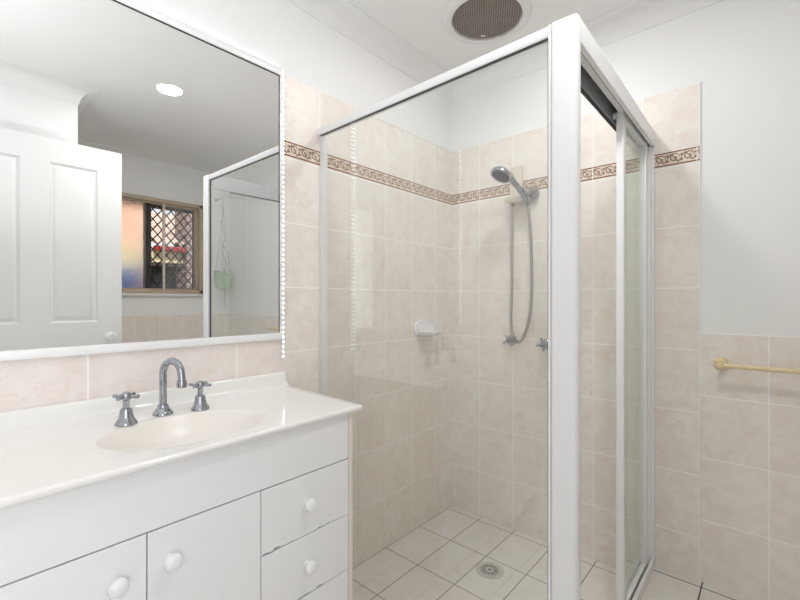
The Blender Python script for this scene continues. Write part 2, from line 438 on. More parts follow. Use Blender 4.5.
b = bmesh.new()
FW = 0.034
for lo, hi in (((W-0.012, WY0, WZ0), (W+0.075, WY0+FW, WZ1)), ((W-0.012, WY1-FW, WZ0), (W+0.075, WY1, WZ1)),
               ((W-0.012, WY0, WZ0), (W+0.075, WY1, WZ0+FW)), ((W-0.012, WY0, WZ1-FW), (W+0.075, WY1, WZ1))):
    box(b, lo, hi, 0.004)
for lo, hi in (((W+0.02, WY1-FW-0.022, WZ0+FW), (W+0.075, WY1-FW, WZ1-FW)), ((W+0.02, WY0+FW, WZ0+FW), (W+0.075, WY0+FW+0.02, WZ1-FW)),
               ((W+0.02, WY0+FW, WZ0+FW), (W+0.075, WY1-FW, WZ0+FW+0.012)), ((W+0.02, WY0+FW, WZ1-FW-0.014), (W+0.075, WY1-FW, WZ1-FW))):
    box(b, lo, hi, 0.002, 1)
win = struct('window_1', b, M['bronze'])
obj('frosted_pane', bx((W+0.038, WY0+FW+0.02, WZ0+FW+0.012), (W+0.044, 1.318, WZ1-FW-0.014)), M['frost'], win)
obj('clear_pane', bx((W+0.026, 1.47, WZ0+FW+0.012), (W+0.030, WY1-FW-0.022, WZ1-FW-0.014)), M['glass'], win)
obj('sash_stile', bx((W+0.012, 1.455, WZ0+FW), (W+0.034, 1.474, WZ1-FW), 0.002), M['sash'], win)
b = bmesh.new()
sy0, sy1, sz0, sz1, sxx = 1.318, WY1-FW-0.006, WZ0+FW, WZ1-FW, W+0.085
box(b, (sxx-0.03, sy0, sz0), (sxx+0.01, sy0+0.054, sz1), 0.002, 1); box(b, (sxx-0.01, sy1-0.02, sz0), (sxx+0.01, sy1, sz1), 0.002, 1)
box(b, (sxx-0.01, sy0, sz0), (sxx+0.01, sy1, sz0+0.018), 0.002, 1); box(b, (sxx-0.01, sy0, sz1-0.018), (sxx+0.01, sy1, sz1), 0.002, 1)
hw, hh = 0.0385, 0.046
for sgn in (1, -1):
    for k in range(-26, 40):
        yb = sy0 + k*2*hw            # line: y = yb + sgn*(z-sz0)*hw/hh
        pts_ = []
        z_lo, z_hi = sz0, sz1
        sl = sgn*hw/hh
        za, zb_ = sorted(((sy0-yb)/sl + sz0, (sy1-yb)/sl + sz0))
        z_lo = max(z_lo, za); z_hi = min(z_hi, zb_)
        if z_hi - z_lo < 0.01: continue
        tube(b, [(sxx+0.002*sgn, yb+sl*(z_lo-sz0), z_lo), (sxx+0.002*sgn, yb+sl*(z_hi-sz0), z_hi)], 0.0056, 6)
tag(obj('security_screen', b, M['screen'], win), 'black diamond mesh security screen')
obj('window_sill', bx((W-0.03, WY0-0.03, WZ0-0.022), (W+T, WY1+0.03, WZ0), 0.004), M['door_paint'], win)

# ------------------------------------------------------------------ vanity cabinet
VY0, VY1, VX, VZ = 0.045, 0.867, 0.46, 0.792
van = thing('vanity_cabinet', 'white laminate vanity cabinet with two doors and a bank of drawers', 'cabinet', (0.24, 0.46, 0))
b = bmesh.new()
box(b, (0.0, VY0+0.016, 0.10), (VX-0.018, VY1-0.016, 0.116)); box(b, (0.0, VY0+0.016, 0.116), (0.006, VY1-0.016, 0.70)); box(b, (VX-0.03, VY0+0.016, 0.116), (VX-0.018, VY1-0.016, 0.70))
obj('carcass', b, M['carcass'], van)
obj('kickboard', bx((0.06, VY0+0.01, 0.0), (VX-0.06, VY1-0.01, 0.10)), M['laminate'], van)
obj('side_panel', bx((0.0, VY1-0.0155, 0.0), (VX+0.0005, VY1, VZ), 0.001, 1), M['edge_cream'], van)
obj('side_panel', bx((0.0, VY0, 0.0), (VX+0.0005, VY0+0.0155, VZ), 0.001, 1), M['edge_cream'], van)
g2 = 0.0014
obj('front_rail', bx((VX-0.017, VY0+0.0165, 0.6515+g2), (VX, VY1-0.0165, VZ), 0.0012, 1), M['laminate'], van)
def knob(y, z, parent):
    b = bmesh.new()
    lathe(b, [(0.010, 0), (0.009, 0.006), (0.010, 0.009), (0.0152, 0.0125), (0.0178, 0.018), (0.0172, 0.024), (0.0125, 0.029), (0.006, 0.031), (0, 0.0313)], (VX, y, z), (1, 0, 0))
    tag(obj('knob', b, M['china'], parent), 'white china knob')
def front(name, y0, y1, z0, z1, top=None, bot=None):
    """a front panel in the plane X=VX; top / bot: lists of chip notches (y, width, depth)"""
    pts_ = []
    def edge(ya, yb, z, notches, s):
        out = [(ya, z)]
        for (yc, wd, dp) in notches or []:
            out += [(yc-wd/2, z), (yc-wd/4, z-s*dp*1.4), (yc+wd/5, z-s*dp*1.1), (yc+wd/2, z)]
        out.append((yb, z)); return out
    low = edge(y0, y1, z0, bot, -1); up = edge(y0, y1, z1, top, 1)
    poly = [(VX-0.016, y, z) for y, z in low] + [(VX-0.016, y, z) for y, z in reversed(up)]
    b = bmesh.new(); prism(b, poly, (0.016, 0, 0))
    return obj(name, b, M['laminate'], van, smooth=30)
DG = 0.561
d1 = front('door', VY0+0.017, 0.305-g2, 0.115, 0.6515-g2); knob(0.250, 0.577, d1)
d2 = front('door', 0.305+g2, DG-g2, 0.115, 0.6515-g2); knob(0.349, 0.580, d2)
y0_, y1_ = DG+g2, VY1-0.0165-0.0015
dr = front('drawer', y0_, y1_, 0.4855+g2*0.9, 0.6515-g2, bot=[(0.575, 0.022, 0.0028), (0.606, 0.030, 0.0042), (0.648, 0.012, 0.0018), (0.742, 0.012, 0.0022), (0.773, 0.010, 0.003)]); knob(0.700, 0.573, dr)
dr = front('drawer', y0_, y1_, 0.3200+g2*0.9, 0.4855-g2*0.9, bot=[(0.575, 0.012, 0.0016), (0.688, 0.05, 0.0028), (0.742, 0.022, 0.0036)], top=[(0.59, 0.02, 0.0015)]); knob(0.700, 0.404, dr)
dr = front('drawer', y0_, y1_, 0.115, 0.3200-g2*0.9); knob(0.700, 0.235, dr)

# ------------------------------------------------------------------ vanity top with moulded basin and upstand
vt = thing('basin_counter', 'glossy white moulded vanity top with oval ivory basin and low upstand', 'countertop', (0.24, 0.46, VZ))
TZ = 0.805; BC = Vector((0.298, 0.458)); BA = (0.142, 0.200)      # basin centre and half axes (x, y)
corner = []
poly = [(0.001, 0.03), (0.489, 0.03)]
cx_, cy_ = 0.474, 0.903
for k in range(5):
    a = k/4
    p = Vector((cx_+0.0003, cy_-0.016))*(1-a)**2 + 2*a*(1-a)*Vector((cx_, cy_)) + a*a*Vector((cx_-0.016, cy_+0.0011))
    poly.append((p.x, p.y))
poly += [(0.02, 0.926), (0.001, 0.926)]
def outer(ang, inset=0.0):
    d = Vector((math.cos(ang), math.sin(ang))); best = None
    n = len(poly)
    for i in range(n):
        a_ = Vector(poly[i]); e = Vector(poly[(i+1) % n]) - a_
        den = d.x*e.y - d.y*e.x
        if abs(den) < 1e-9: continue
        q = a_ - BC
        t = (q.x*e.y - q.y*e.x)/den; s = (q.x*d.y - q.y*d.x)/den
        if t > 0 and -1e-6 <= s <= 1+1e-6 and (best is None or t < best): best = t
    return BC + d*(best-inset)
angs = sorted(set([round(2*PI*k/120, 5) for k in range(120)] + [round(math.atan2(p[1]-BC.y, p[0]-BC.x) % (2*PI), 5) for p in poly]))
rim = lambda a, s=1.0: BC + Vector((BA[0]*math.cos(a), BA[1]*math.sin(a)))*s / 1.0
def rim_ang(a):            # point of the ellipse in the direction a
    r_ = 1/math.sqrt((math.cos(a)/BA[0])**2 + (math.sin(a)/BA[1])**2)
    return BC + Vector((math.cos(a), math.sin(a)))*r_
b = bmesh.new(); rg = []
def ring(fn): rg.append([b.verts.new(fn(a)) for a in angs])
for t in (0.0, 0.06, 0.15, 0.35, 0.65, 0.9):
    dz = -0.0012*max(0, 1-t/0.15)
    ring(lambda a, t=t, dz=dz: (*rim_ang(a).lerp(outer(a, 0.007), t), TZ+dz))
ring(lambda a: (*outer(a, 0.006), TZ)); ring(lambda a: (*outer(a, 0.002), TZ-0.0015)); ring(lambda a: (*outer(a, 0.0), TZ-0.005))
ring(lambda a: (*outer(a, 0.0), VZ+0.004)); ring(lambda a: (*outer(a, 0.003), VZ)); ring(lambda a: (*rim_ang(a).lerp(outer(a, 0.01), 0.06), VZ))
na = len(angs)
for A_, B_ in zip(rg[:-1], rg[1:]):
    for k in range(na): b.faces.new((A_[k], A_[(k+1) % na], B_[(k+1) % na], B_[k]))
obj('countertop', b, M['marble'], vt, smooth=50)
b = bmesh.new(); rg = []
for s, z in ((1.0, TZ-0.0012), (0.985, TZ-0.0035), (0.95, TZ-0.010), (0.89, TZ-0.025), (0.80, TZ-0.045), (0.68, TZ-0.064), (0.52, TZ-0.078), (0.33, TZ-0.086), (0.12, TZ-0.090)):
    rg.append([b.verts.new((*(BC + (rim_ang(a)-BC)*s), z)) for a in angs])
for A_, B_ in zip(rg[:-1], rg[1:]):
    for k in range(na): b.faces.new((A_[k], A_[(k+1) % na], B_[(k+1) % na], B_[k]))
b.faces.new(rg[-1])
bas = obj('basin', b, M['basin'], vt, smooth=60); tag(bas, 'ivory oval basin')
b = bmesh.new(); lathe(b, [(0.0, -0.092), (0.021, -0.092), (0.021, -0.0875), (0.015, -0.0865), (0.0, -0.088)], (BC.x, BC.y, TZ)); obj('waste', b, M['chrome'], bas)
b = bmesh.new()
up = [(0.001, VZ+0.006), (0.001, 0.8535), (0.009, 0.8535), (0.013, 0.851), (0.0155, 0.846), (0.019, 0.825), (0.024, 0.813), (0.033, 0.8065), (0.046, 0.8045)]
A_ = [b.verts.new((x, 0.031, z)) for x, z in up]; B_ = [b.verts.new((x, 0.9235+ (0.8535-z)*0.05, z)) for x, z in up]
for k in range(len(up)): b.faces.new((A_[k], A_[(k+1) % len(up)], B_[(k+1) % len(up)], B_[k]))
b.faces.new(A_); b.faces.new(B_)
obj('upstand', b, M['marble'], vt, smooth=40)

# ------------------------------------------------------------------ basin taps and spout
def cross_handle(b, c, axis, r=0.033, seg=10, rot=0.25, arm=0.0048):
    c = Vector(c); ax = Vector(axis).normalized()
    u = Vector((0, 1, 0)) if abs(ax.y) < 0.5 else Vector((1, 0, 0))
    v = ax.cross(u)
    for k in range(4):
        a = rot + k*PI/2; d = u*math.cos(a) + v*math.sin(a)
        tube(b, [c+d*0.006, c+d*0.016, c+d*(r-0.004), c+d*(r-0.001), c+d*r], [arm*0.9, arm*0.85, arm*1.05, arm, arm*0.6], seg)
def basin_tap(x, y, label, rot):
    t = thing('basin_tap', label, 'tap', (x, y, TZ), 'basin taps')
    b = bmesh.new(); lathe(b, [(0.0255, 0.0), (0.0255, 0.004), (0.023, 0.0085), (0.018, 0.016), (0.0155, 0.026), (0.0145, 0.037), (0.0125, 0.041), (0.007, 0.042)], (x, y, TZ)); obj('flange', b, M['chrome'], t)
    b = bmesh.new(); lathe(b, [(0.0075, 0.040), (0.0075, 0.064), (0.0085, 0.066)], (x, y, TZ)); obj('stem', b, M['chrome'], t)
    b = bmesh.new(); lathe(b, [(0.0085, 0.062), (0.0115, 0.065), (0.0125, 0.072), (0.0115, 0.079), (0.007, 0.083), (0, 0.0838)], (x, y, TZ)); cross_handle(b, (x, y, TZ+0.072), (0, 0, 1), 0.034, rot=rot); obj('cross_handle', b, M['chrome'], t)
basin_tap(0.156, 0.353, 'chrome cross handle tap nearest the camera, left of the basin spout', 0.72)
basin_tap(0.146, 0.547, 'chrome cross handle tap right of the basin spout', 0.66)
sp = thing('basin_spout', 'curved chrome gooseneck basin spout between the two cross taps', 'spout', (0.124, 0.453, TZ))
b = bmesh.new(); lathe(b, [(0.0265, 0), (0.0265, 0.004), (0.024, 0.009), (0.018, 0.015), (0.0145, 0.022), (0.0135, 0.028), (0.010, 0.029)], (0.124, 0.453, TZ)); obj('flange', b, M['chrome'], sp)
dr_ = Vector((0.060, 0.026, 0)); ln = dr_.length; dn = dr_.normalized()
pts_ = [Vector((0.124, 0.453, TZ+0.02)), Vector((0.124, 0.453, TZ+0.07)), Vector((0.124, 0.453, TZ+0.114))]
R_ = ln/2
for k in range(1, 13):
    a = PI*k/12*0.97
    pts_.append(Vector((0.124, 0.453, TZ+0.114)) + dn*(R_*(1-math.cos(a))) + Vector((0, 0, R_*1.15*math.sin(a))))
e = pts_[-1]; pts_ += [e + Vector((dn.x*0.002, dn.y*0.002, -0.018)), e + Vector((dn.x*0.003, dn.y*0.003, -0.032))]
b = bmesh.new(); tube(b, pts_, 0.0098, 16); obj('neck', b, M['chrome'], sp, smooth=50)
b = bmesh.new(); lathe(b, [(0.0105, 0.0), (0.0125, 0.001), (0.013, 0.006), (0.013, 0.018), (0.0115, 0.020), (0.008, 0.0205)], e + Vector((dn.x*0.002, dn.y*0.002, -0.018)), (0, 0, -1)); obj('aerator', b, M['chrome'], sp)

# ------------------------------------------------------------------ mirror and LED strip
MY0, MY1, MZ0, MZ1 = 0.09, 0.9125, 0.978, 2.010
mi = thing('wall_mirror', 'large white framed mirror above the vanity', 'mirror', (0.0, 0.47, MZ0))
obj('mirror_glass', bx((0.0005, MY0+0.006, MZ0+0.010), (0.0065, MY1-0.004, MZ1-0.010)), M['silver'], mi)
b = bmesh.new()
box(b, (0.0005, MY0, MZ0), (0.013, MY1, MZ0+0.0245), 0.002); box(b, (0.0005, MY0, MZ1-0.0255), (0.013, MY1, MZ1), 0.002)
box(b, (0.0005, MY0, MZ0+0.02), (0.012, MY0+0.009, MZ1-0.02), 0.002); box(b, (0.0005, MY1-0.0085, MZ0+0.02), (0.012, MY1, MZ1-0.02), 0.002)
obj('frame', b, M['aluminium'], mi)
b = bx((0.0062, MY1-0.0105, MZ0+0.0245), (0.0085, MY1-0.0084, MZ1-0.0255)); box(b, (0.0062, MY0+0.01, MZ1-0.0285), (0.0085, MY1-0.0084, MZ1-0.0255))
obj('gasket', b, M['seal'], mi)

led = thing('led_strip', 'cool white LED strip stuck round the mirror frame with a loose tail below', 'light strip', (0.004, MY1+0.002, 0.909))
LX = 0.0105                              # the tape stands at the front edge of the frame, diodes facing the room
b = bmesh.new()
box(b, (LX, MY1+0.0005, 0.909), (LX+0.0015, MY1+0.0085, MZ1+0.0085)); box(b, (LX, MY0-0.0085, MZ0), (LX+0.0015, MY0-0.0005, MZ1+0.0085)); box(b, (0.0015, MY0-0.0005, MZ1+0.0002), (0.0105, MY1+0.0005, MZ1+0.0014))
obj('tape', b, M['tape'], led)
pitch = 0.0185
right = [(MY1+0.0045, 0.913+k*pitch) for k in range(int((MZ1-0.913)/pitch)+1)]
top = [(MY1-0.008-k*pitch, MZ1+0.002) for k in range(int((MY1-MY0)/pitch))]
left = [(MY0-0.0045, 0.990+k*pitch) for k in range(int((MZ1-0.990)/pitch)+1)]
DH = 0.0026
def diode_bm(y, z): return bx((LX+0.0012, y-DH, z-DH), (LX+0.0026, y+DH, z+DH))
d0 = obj('diode', diode_bm(*right[0]), M['led'], led, smooth=0)
pk = obj('diode', diode_bm(*right[8]), M['led_pink'], led, smooth=0); tag(pk, 'pink diode')
pk2 = pk.copy(); C.objects.link(pk2); pk2.parent = led; pk2.location = (0, 0, right[25][1]-right[8][1])
for k, (y, z) in enumerate(right[1:]):
    if k+1 in (8, 25): continue
    c = d0.copy(); C.objects.link(c); c.parent = led; c.location = (0, y-right[0][0], z-right[0][1])
def top_bm(b, y, z): return box(b, (0.006-DH, y-DH, z-0.0008), (0.006+DH, y+DH, z+0.0006))
t0 = obj('diode', top_bm(bmesh.new(), *top[0]), M['led'], led, smooth=0)
for y, z in top[1:30]:
    c = t0.copy(); C.objects.link(c); c.parent = led; c.location = (0, y-top[0][0], 0)
b = bmesh.new()
for y, z in top[30:]: top_bm(b, y, z)
for y, z in left: box(b, (LX+0.0012, y-DH, z-DH), (LX+0.0026, y+DH, z+DH))
o = obj('diodes', b, M['led'], led, smooth=0); o['kind'] = 'stuff'

# ------------------------------------------------------------------ shower screen
PX0, PX1 = 0.982, 1.056                      # corner post
def gy(x): return 1.0945 - 0.012*x          # line of the fixed glass: its post end stands a little nearer the room
sh = thing('shower_screen', 'white framed glass shower enclosure with sliding side door', 'shower screen', (1.0, 1.12, 0))
b = bmesh.new()
box(b, (PX0+0.005, 1.0725, -0.0005), (PX1, 1.102, 1.842), 0.009, 3); box(b, (PX0, 1.071, -0.0005), (PX0+0.006, 1.096, 1.8365), 0.001, 1)
obj('corner_post', b, M['aluminium'], sh)
b = bmesh.new(); box(b, (0.0005, 1.1005, -0.078), (0.013, 1.132, 1.835), 0.0015, 1); box(b, (0.012, 1.104, -0.078), (0.017, 1.122, 1.82), 0.001, 1)
obj('wall_channel', b, M['aluminium'], sh)
def slant(z0, z1, d0, d1, x0=0.001, x1=PX0+0.006):       # bar along the glass line
    b = bmesh.new()
    prism(b, [(x0, gy(x0)+d0, z0), (x1, gy(x1)+d0, z0), (x1, gy(x1)+d1, z0), (x0, gy(x0)+d1, z0)], (0, 0, z1-z0)); return b
zt_, hgt = 1.8365, 0.028
b = slant(zt_-hgt, zt_, -0.009, 0.020)
bmesh.ops.bevel(b, geom=b.edges[:], offset=0.003, segments=2, affect='EDGES', profile=0.5)
tr_ = obj('top_rail', b, M['aluminium'], sh)
obj('seal', slant(zt_-hgt-0.0015, zt_-hgt+0.001, -0.005, 0.006, 0.014, PX0), M['seal'], tr_)
b = slant(-0.0795, -0.003, -0.003, 0.022, 0.001, PX0); obj('bottom_rail', b, M['cream_plastic'], sh)
obj('glass_panel', slant(-0.01, zt_-0.010, -0.003, 0.003, 0.010, PX0+0.004), M['glass'], sh, smooth=0)
obj('edge_seal', slant(0.0, zt_-hgt, -0.004, 0.004, PX0-0.004, PX0-0.001), M['seal'], sh)
# sliding side
HZ0, HZ1 = 1.777, 1.858
b = bmesh.new()
prism(b, [(1.041, 1.098, HZ0), (1.055, 1.098, HZ0), (1.055, 1.098, HZ1-0.022), (1.050, 1.098, HZ1-0.014), (1.041, 1.098, HZ1-0.010), (0.990, 1.098, HZ1-0.010), (0.990, 1.098, HZ1-0.014), (1.041, 1.098, HZ1-0.016)], (-0.014, L-1.099, 0.005))
hd = obj('header', b, M['aluminium'], sh, smooth=50)
b = bmesh.new()
prism(b, [(0.984, 1.098, 1.765), (0.994, 1.098, 1.765), (0.994, 1.098, HZ1-0.010), (0.984, 1.098, HZ1-0.010)], (-0.012, L-1.099, 0.003))
prism(b, [(0.994, 1.098, 1.830), (1.040, 1.098, 1.830), (1.040, 1.098, 1.842), (0.994, 1.098, 1.842)], (-0.014, L-1.099, 0.003))
obj('inner_track', b, M['track'], hd)
b = bmesh.new(); prism(b, [(1.016, 1.098, 1.788), (1.0372, 1.098, 1.788), (1.0372, 1.098, 1.832), (1.016, 1.098, 1.832)], (-0.012, L-1.099, 0.003)); obj('track_rail', b, M['rail_grey'], hd)
b = bmesh.new(); prism(b, [(1.0376, 1.098, HZ0+0.004), (1.0407, 1.098, HZ0+0.004), (1.0407, 1.098, 1.83), (1.0376, 1.098, 1.83)], (-0.0143, L-1.099, 0.003)); obj('seal', b, M['seal'], hd)
b = bmesh.new(); prism(b, [(0.9815, 1.20, 1.757), (0.9875, 1.20, 1.757), (0.9875, 1.20, 1.766), (0.9815, 1.20, 1.766)], (-0.0105, L-1.201, 0.002)); obj('lip_strip', b, M['seal'], hd)  # thin black strip along the inner track's lower lip
b = bmesh.new(); box(b, (1.029, 1.102, -0.001), (1.043, L-0.001, 0.034), 0.004); obj('sill_rail', b, M['aluminium'], sh)
b = bmesh.new(); box(b, (1.006, 1.102, -0.0795), (1.018, L-0.001, 0.016), 0.002); box(b, (1.018, 1.102, -0.0795), (1.0345, L-0.001, -0.001)); obj('inner_sill', b, M['aluminium'], sh)
b = bmesh.new(); box(b, (1.0182, 1.102, -0.001), (1.0288, L-0.001, 0.004)); obj('sill_groove', b, M['seal'], sh)
b = bmesh.new(); box(b, (0.985, L-0.032, -0.079), (1.030, L-0.0008, HZ0+0.002), 0.002, 1); box(b, (1.026, L-0.014, 0.004), (1.040, L-0.0008, HZ0+0.002), 0.001, 1)
jb = obj('wall_jamb', b, M['aluminium'], sh)
for z in (0.165, 0.93, 1.70):
    b = bmesh.new(); lathe(b, [(0.006, 0), (0.006, 0.0015), (0.004, 0.0035), (0, 0.004)], (1.018, L-0.032, z), (0, -1, 0), 14); obj('screw_cap', b, M['aluminium'], jb)
# leaf: stiles, rails, glass, rollers
LY0, LY1, LZ0, LZ1 = 1.635, 2.010, 0.012, 1.797
b = bmesh.new()
box(b, (0.999, LY0, LZ0), (1.024, LY0+0.030, LZ1), 0.003); box(b, (0.999, LY1-0.022, LZ0), (1.024, LY1, LZ1), 0.003)
box(b, (1.001, LY0+0.028, LZ1-0.026), (1.022, LY1-0.02, LZ1-0.002), 0.001, 1); box(b, (1.001, LY0+0.028, LZ0), (1.022, LY1-0.02, LZ0+0.022), 0.001, 1)
lf = obj('sliding_door', b, M['aluminium'], sh)
obj('door_glass', bx((1.009, LY0+0.026, LZ0+0.02), (1.014, LY1-0.02, LZ1-0.02)), M['glass_door'], lf, smooth=0)
for y in (LY0-0.006, LY1-0.05):
    b = bmesh.new(); lathe(b, [(0.0115, 0), (0.0115, 0.006), (0.006, 0.0065), (0.006, 0.009)], (0.990, y+0.010, LZ1-0.012), (1, 0, 0), 16); obj('roller', b, M['aluminium'], lf)
    b = bmesh.new(); lathe(b, [(0.005, 0), (0.005, 0.002)], (0.9895, y+0.010, LZ1-0.012), (1, 0, 0), 12); obj('roller_axle', b, M['seal'], lf)
obj('fixed_pane', bx((0.988, 1.70, 0.0), (0.993, L-0.012, 1.79)), M['glass_door'], sh, smooth=0)

# ------------------------------------------------------------------ shower fittings
br_ = thing('shower_bracket', 'cream plastic shower bracket with chrome ball holder on the border tiles', 'shower bracket', (0.413, L, 1.63))
b = bmesh.new(); box(b, (0.378, L-0.022, 1.655), (0.447, L-0.0008, 1.828), 0.007, 3); obj('cover_plate', b, M['plate'], br_)
b = bmesh.new(); lathe(b, [(0.0, -0.010), (0.045, -0.010), (0.060, -0.002), (0.064, 0.008), (0.060, 0.014), (0.050, 0.012), (0.0, 0.006)], (0.430, L-0.045, 1.640), (0, 0, 1), 30, sx=1.05, sy=0.66); obj('tray', b, M['cream_plastic'], br_)
b = bmesh.new(); lathe(b, [(0.018, 0), (0.026, 0.006), (0.029, 0.018), (0.027, 0.034), (0.018, 0.044), (0, 0.047)], (0.508, L-0.004, 1.672), (0, -1, 0), 24)
tube(b, [(0.508, L-0.035, 1.672), (0.500, L-0.060, 1.668), (0.492, L-0.072, 1.655)], [0.014, 0.014, 0.017], 14); obj('holder', b, M['chrome_dark'], br_)
b = bmesh.new(); lathe(b, [(0.009, 0), (0.011, 0.003), (0.011, 0.020), (0.008, 0.024)], (0.403, L-0.040, 1.634), (0, 0, -1), 16); obj('hose_nut', b, M['chrome'], br_)

hs = thing('hand_shower', 'chrome hand shower with long looping metal hose on the back wall', 'hand shower', (0.43, 1.88, 1.6))
hc = Vector((0.425, 1.868, 1.735)); hn = Vector((-0.22, -0.42, -0.88)).normalized()      # face direction
b = bmesh.new()
lathe(b, [(0.044, 0.004), (0.053, 0.006), (0.055, 0.000), (0.053, -0.010), (0.042, -0.022), (0.022, -0.030), (0, -0.032)], hc, hn, 32)
hd_ = obj('head', b, M['chrome'], hs)
b = bmesh.new(); lathe(b, [(0.0, 0.007), (0.030, 0.0075), (0.0445, 0.0055), (0.0445, 0.001)], hc, hn, 32); obj('spray_plate', b, M['dark_plastic'], hd_)
hp = bez([hc + Vector((0.020, 0.035, 0.014)), (0.458, 1.930, 1.712), (0.482, 1.972, 1.668), (0.498, 2.000, 1.618)], 8)
b = bmesh.new(); tube(b, hp, [0.018 - 0.006*k/(len(hp)-1) + (0.003 if k > len(hp)*0.55 else 0) for k in range(len(hp))], 16); obj('handle', b, M['chrome'], hs, smooth=60)
hose_pts = bez([(0.403, L-0.040, 1.612), (0.402, L-0.040, 1.45), (0.400, L-0.038, 1.2), (0.394, L-0.036, 1.03), (0.402, L-0.034, 0.945), (0.430, L-0.032, 0.912), (0.462, L-0.032, 0.944),
                (0.492, L-0.034, 1.03), (0.506, L-0.038, 1.15), (0.510, L-0.045, 1.33), (0.507, L-0.055, 1.50), (0.500, 2.001, 1.60), (0.498, 2.000, 1.618)], 14)
b = bmesh.new(); rr = []
dense = []
for a_, c_ in zip(hose_pts[:-1], hose_pts[1:]):
    dense += [a_.lerp(c_, k/3) for k in range(3)]
dense.append(hose_pts[-1])
tube(b, dense, [0.0076 + (0.0006 if k % 2 else -0.0004) for k in range(len(dense))], 10); obj('hose', b, M['hose'], hs, smooth=60)

def wall_tap(x, z, label, rot):
    t = thing('wall_tap', label, 'tap', (x, L, z), 'shower taps')
    b = bmesh.new(); lathe(b, [(0.026, 0.0006), (0.026, 0.004), (0.020, 0.010), (0.013, 0.014), (0.010, 0.030)], (x, L, z), (0, -1, 0)); obj('flange', b, M['chrome'], t)
    b = bmesh.new(); lathe(b, [(0.010, 0.030), (0.014, 0.034), (0.015, 0.044), (0.012, 0.050), (0, 0.051)], (x, L, z), (0, -1, 0)); cross_handle(b, (x, L-0.042, z), (0, -1, 0), 0.033, rot=rot, arm=0.006); obj('cross_handle', b, M['chrome'], t)
wall_tap(0.381, 0.917, 'chrome cross tap at the bottom of the shower hose loop', 0.5)
wall_tap(0.566, 0.909, 'chrome cross tap beside the corner post, right of the hose', 0.2)

sd = thing('soap_dish', 'white ceramic soap dish on the left shower wall', 'soap dish', (0.0, 1.775, 0.93))
b = bmesh.new(); prism(b, [(0.0005, 1.805+0.086*math.cos(a), 0.968+(0.036 if math.sin(a) < 0 else 0.062)*math.copysign(abs(math.sin(a))**0.6, math.sin(a))) for a in [2*PI*k/40 for k in range(40)]], (0.011, 0, 0)); obj('back_plate', b, M['china'], sd)
b = bmesh.new(); nseg = 20; rg = []
def dish(fr, z, x0):        # half-ellipse out from the wall
    return [b.verts.new((x0 + 0.082*fr*math.sin(PI*k/nseg), 1.800 - 0.074*fr*math.cos(PI*k/nseg), z)) for k in range(nseg+1)]
lv = [dish(0.45, 0.934, 0.010), dish(0.80, 0.940, 0.010), dish(0.97, 0.954, 0.010), dish(1.0, 0.962, 0.010), dish(0.96, 0.964, 0.010), dish(0.86, 0.957, 0.012), dish(0.6, 0.951, 0.014)]
for A_, B_ in zip(lv[:-1], lv[1:]):
    for k in range(nseg): b.faces.new((A_[k], A_[k+1], B_[k+1], B_[k]))
b.faces.new(lv[0]); b.faces.new(lv[-1]); obj('dish', b, M['china'], sd, smooth=50)
b = bmesh.new(); prism(b, [(0.010, 1.732, 0.952), (0.030, 1.732, 0.952), (0.012, 1.732, 1.008), (0.010, 1.732, 1.008)], (0, 0.012, 0)); obj('cheek', b, M['china'], sd)
soap = thing('soap_sliver', 'tiny dark soap remnant lying in the white soap dish', 'soap', (0.045, 1.76, 0.952))
b = bmesh.new(); lathe(b, [(0, 0), (0.010, 0), (0.013, 0.004), (0.010, 0.008), (0, 0.009)], (0.052, 1.772, 0.9515), (0, 0, 1), 16, sx=0.7, sy=1.6); obj('sliver', b, principled('grey brown soap', (0.16, 0.12, 0.12), 0.5), soap)

tr = thing('towel_rail', 'ivory towel rail on the dado tiles of the back wall', 'towel rail', (1.58, L, 0.88))
for x in (1.266, 1.892):
    b = bmesh.new(); lathe(b, [(0.024, 0.0008), (0.024, 0.006), (0.019, 0.012), (0.013, 0.018), (0.0105, 0.045), (0.0125, 0.052), (0.0125, 0.068), (0.008, 0.073), (0, 0.074)], (x, L, 0.880), (0, -1, 0)); obj('bracket', b, M['cream_rail'], tr)
b = bmesh.new(); tube(b, [(1.268, L-0.060, 0.880), (1.890, L-0.060, 0.880)], 0.0088, 16); obj('rod', b, M['cream_rail'], tr)

fd = thing('floor_waste', 'round slotted floor waste in the shower floor', 'drain', (0.467, 1.683, FZ))
b = bmesh.new(); lathe(b, [(0.062, 0.0003), (0.062, 0.0018), (0.055, 0.0024), (0.052, 0.0008), (0, 0.0008)], (0.467, 1.683, FZ), (0, 0, 1), 36); obj('collar', b, M['waste'], fd)
b = bmesh.new(); lathe(b, [(0.044, 0.0009), (0.044, 0.0030), (0, 0.0032)], (0.467, 1.683, FZ), (0, 0, 1), 36); gr = obj('grate', b, M['waste'], fd)
b = bmesh.new()
for k in range(16):
    a = 2*PI*k/16; d = Vector((math.cos(a), math.sin(a), 0)); n_ = Vector((-d.y, d.x, 0)); c_ = Vector((0.467, 1.683, FZ+0.0033))
    prism(b, [c_+d*0.018+n_*0.0016, c_+d*0.018-n_*0.0016, c_+d*0.039-n_*0.003, c_+d*0.039+n_*0.003], (0, 0, 0.0005))
lathe(b, [(0.006, 0.0032), (0.006, 0.0040), (0, 0.0041)], (0.467, 1.683, FZ), (0, 0, 1), 14)
obj('slots', b, M['waste_dark'], gr, smooth=0)

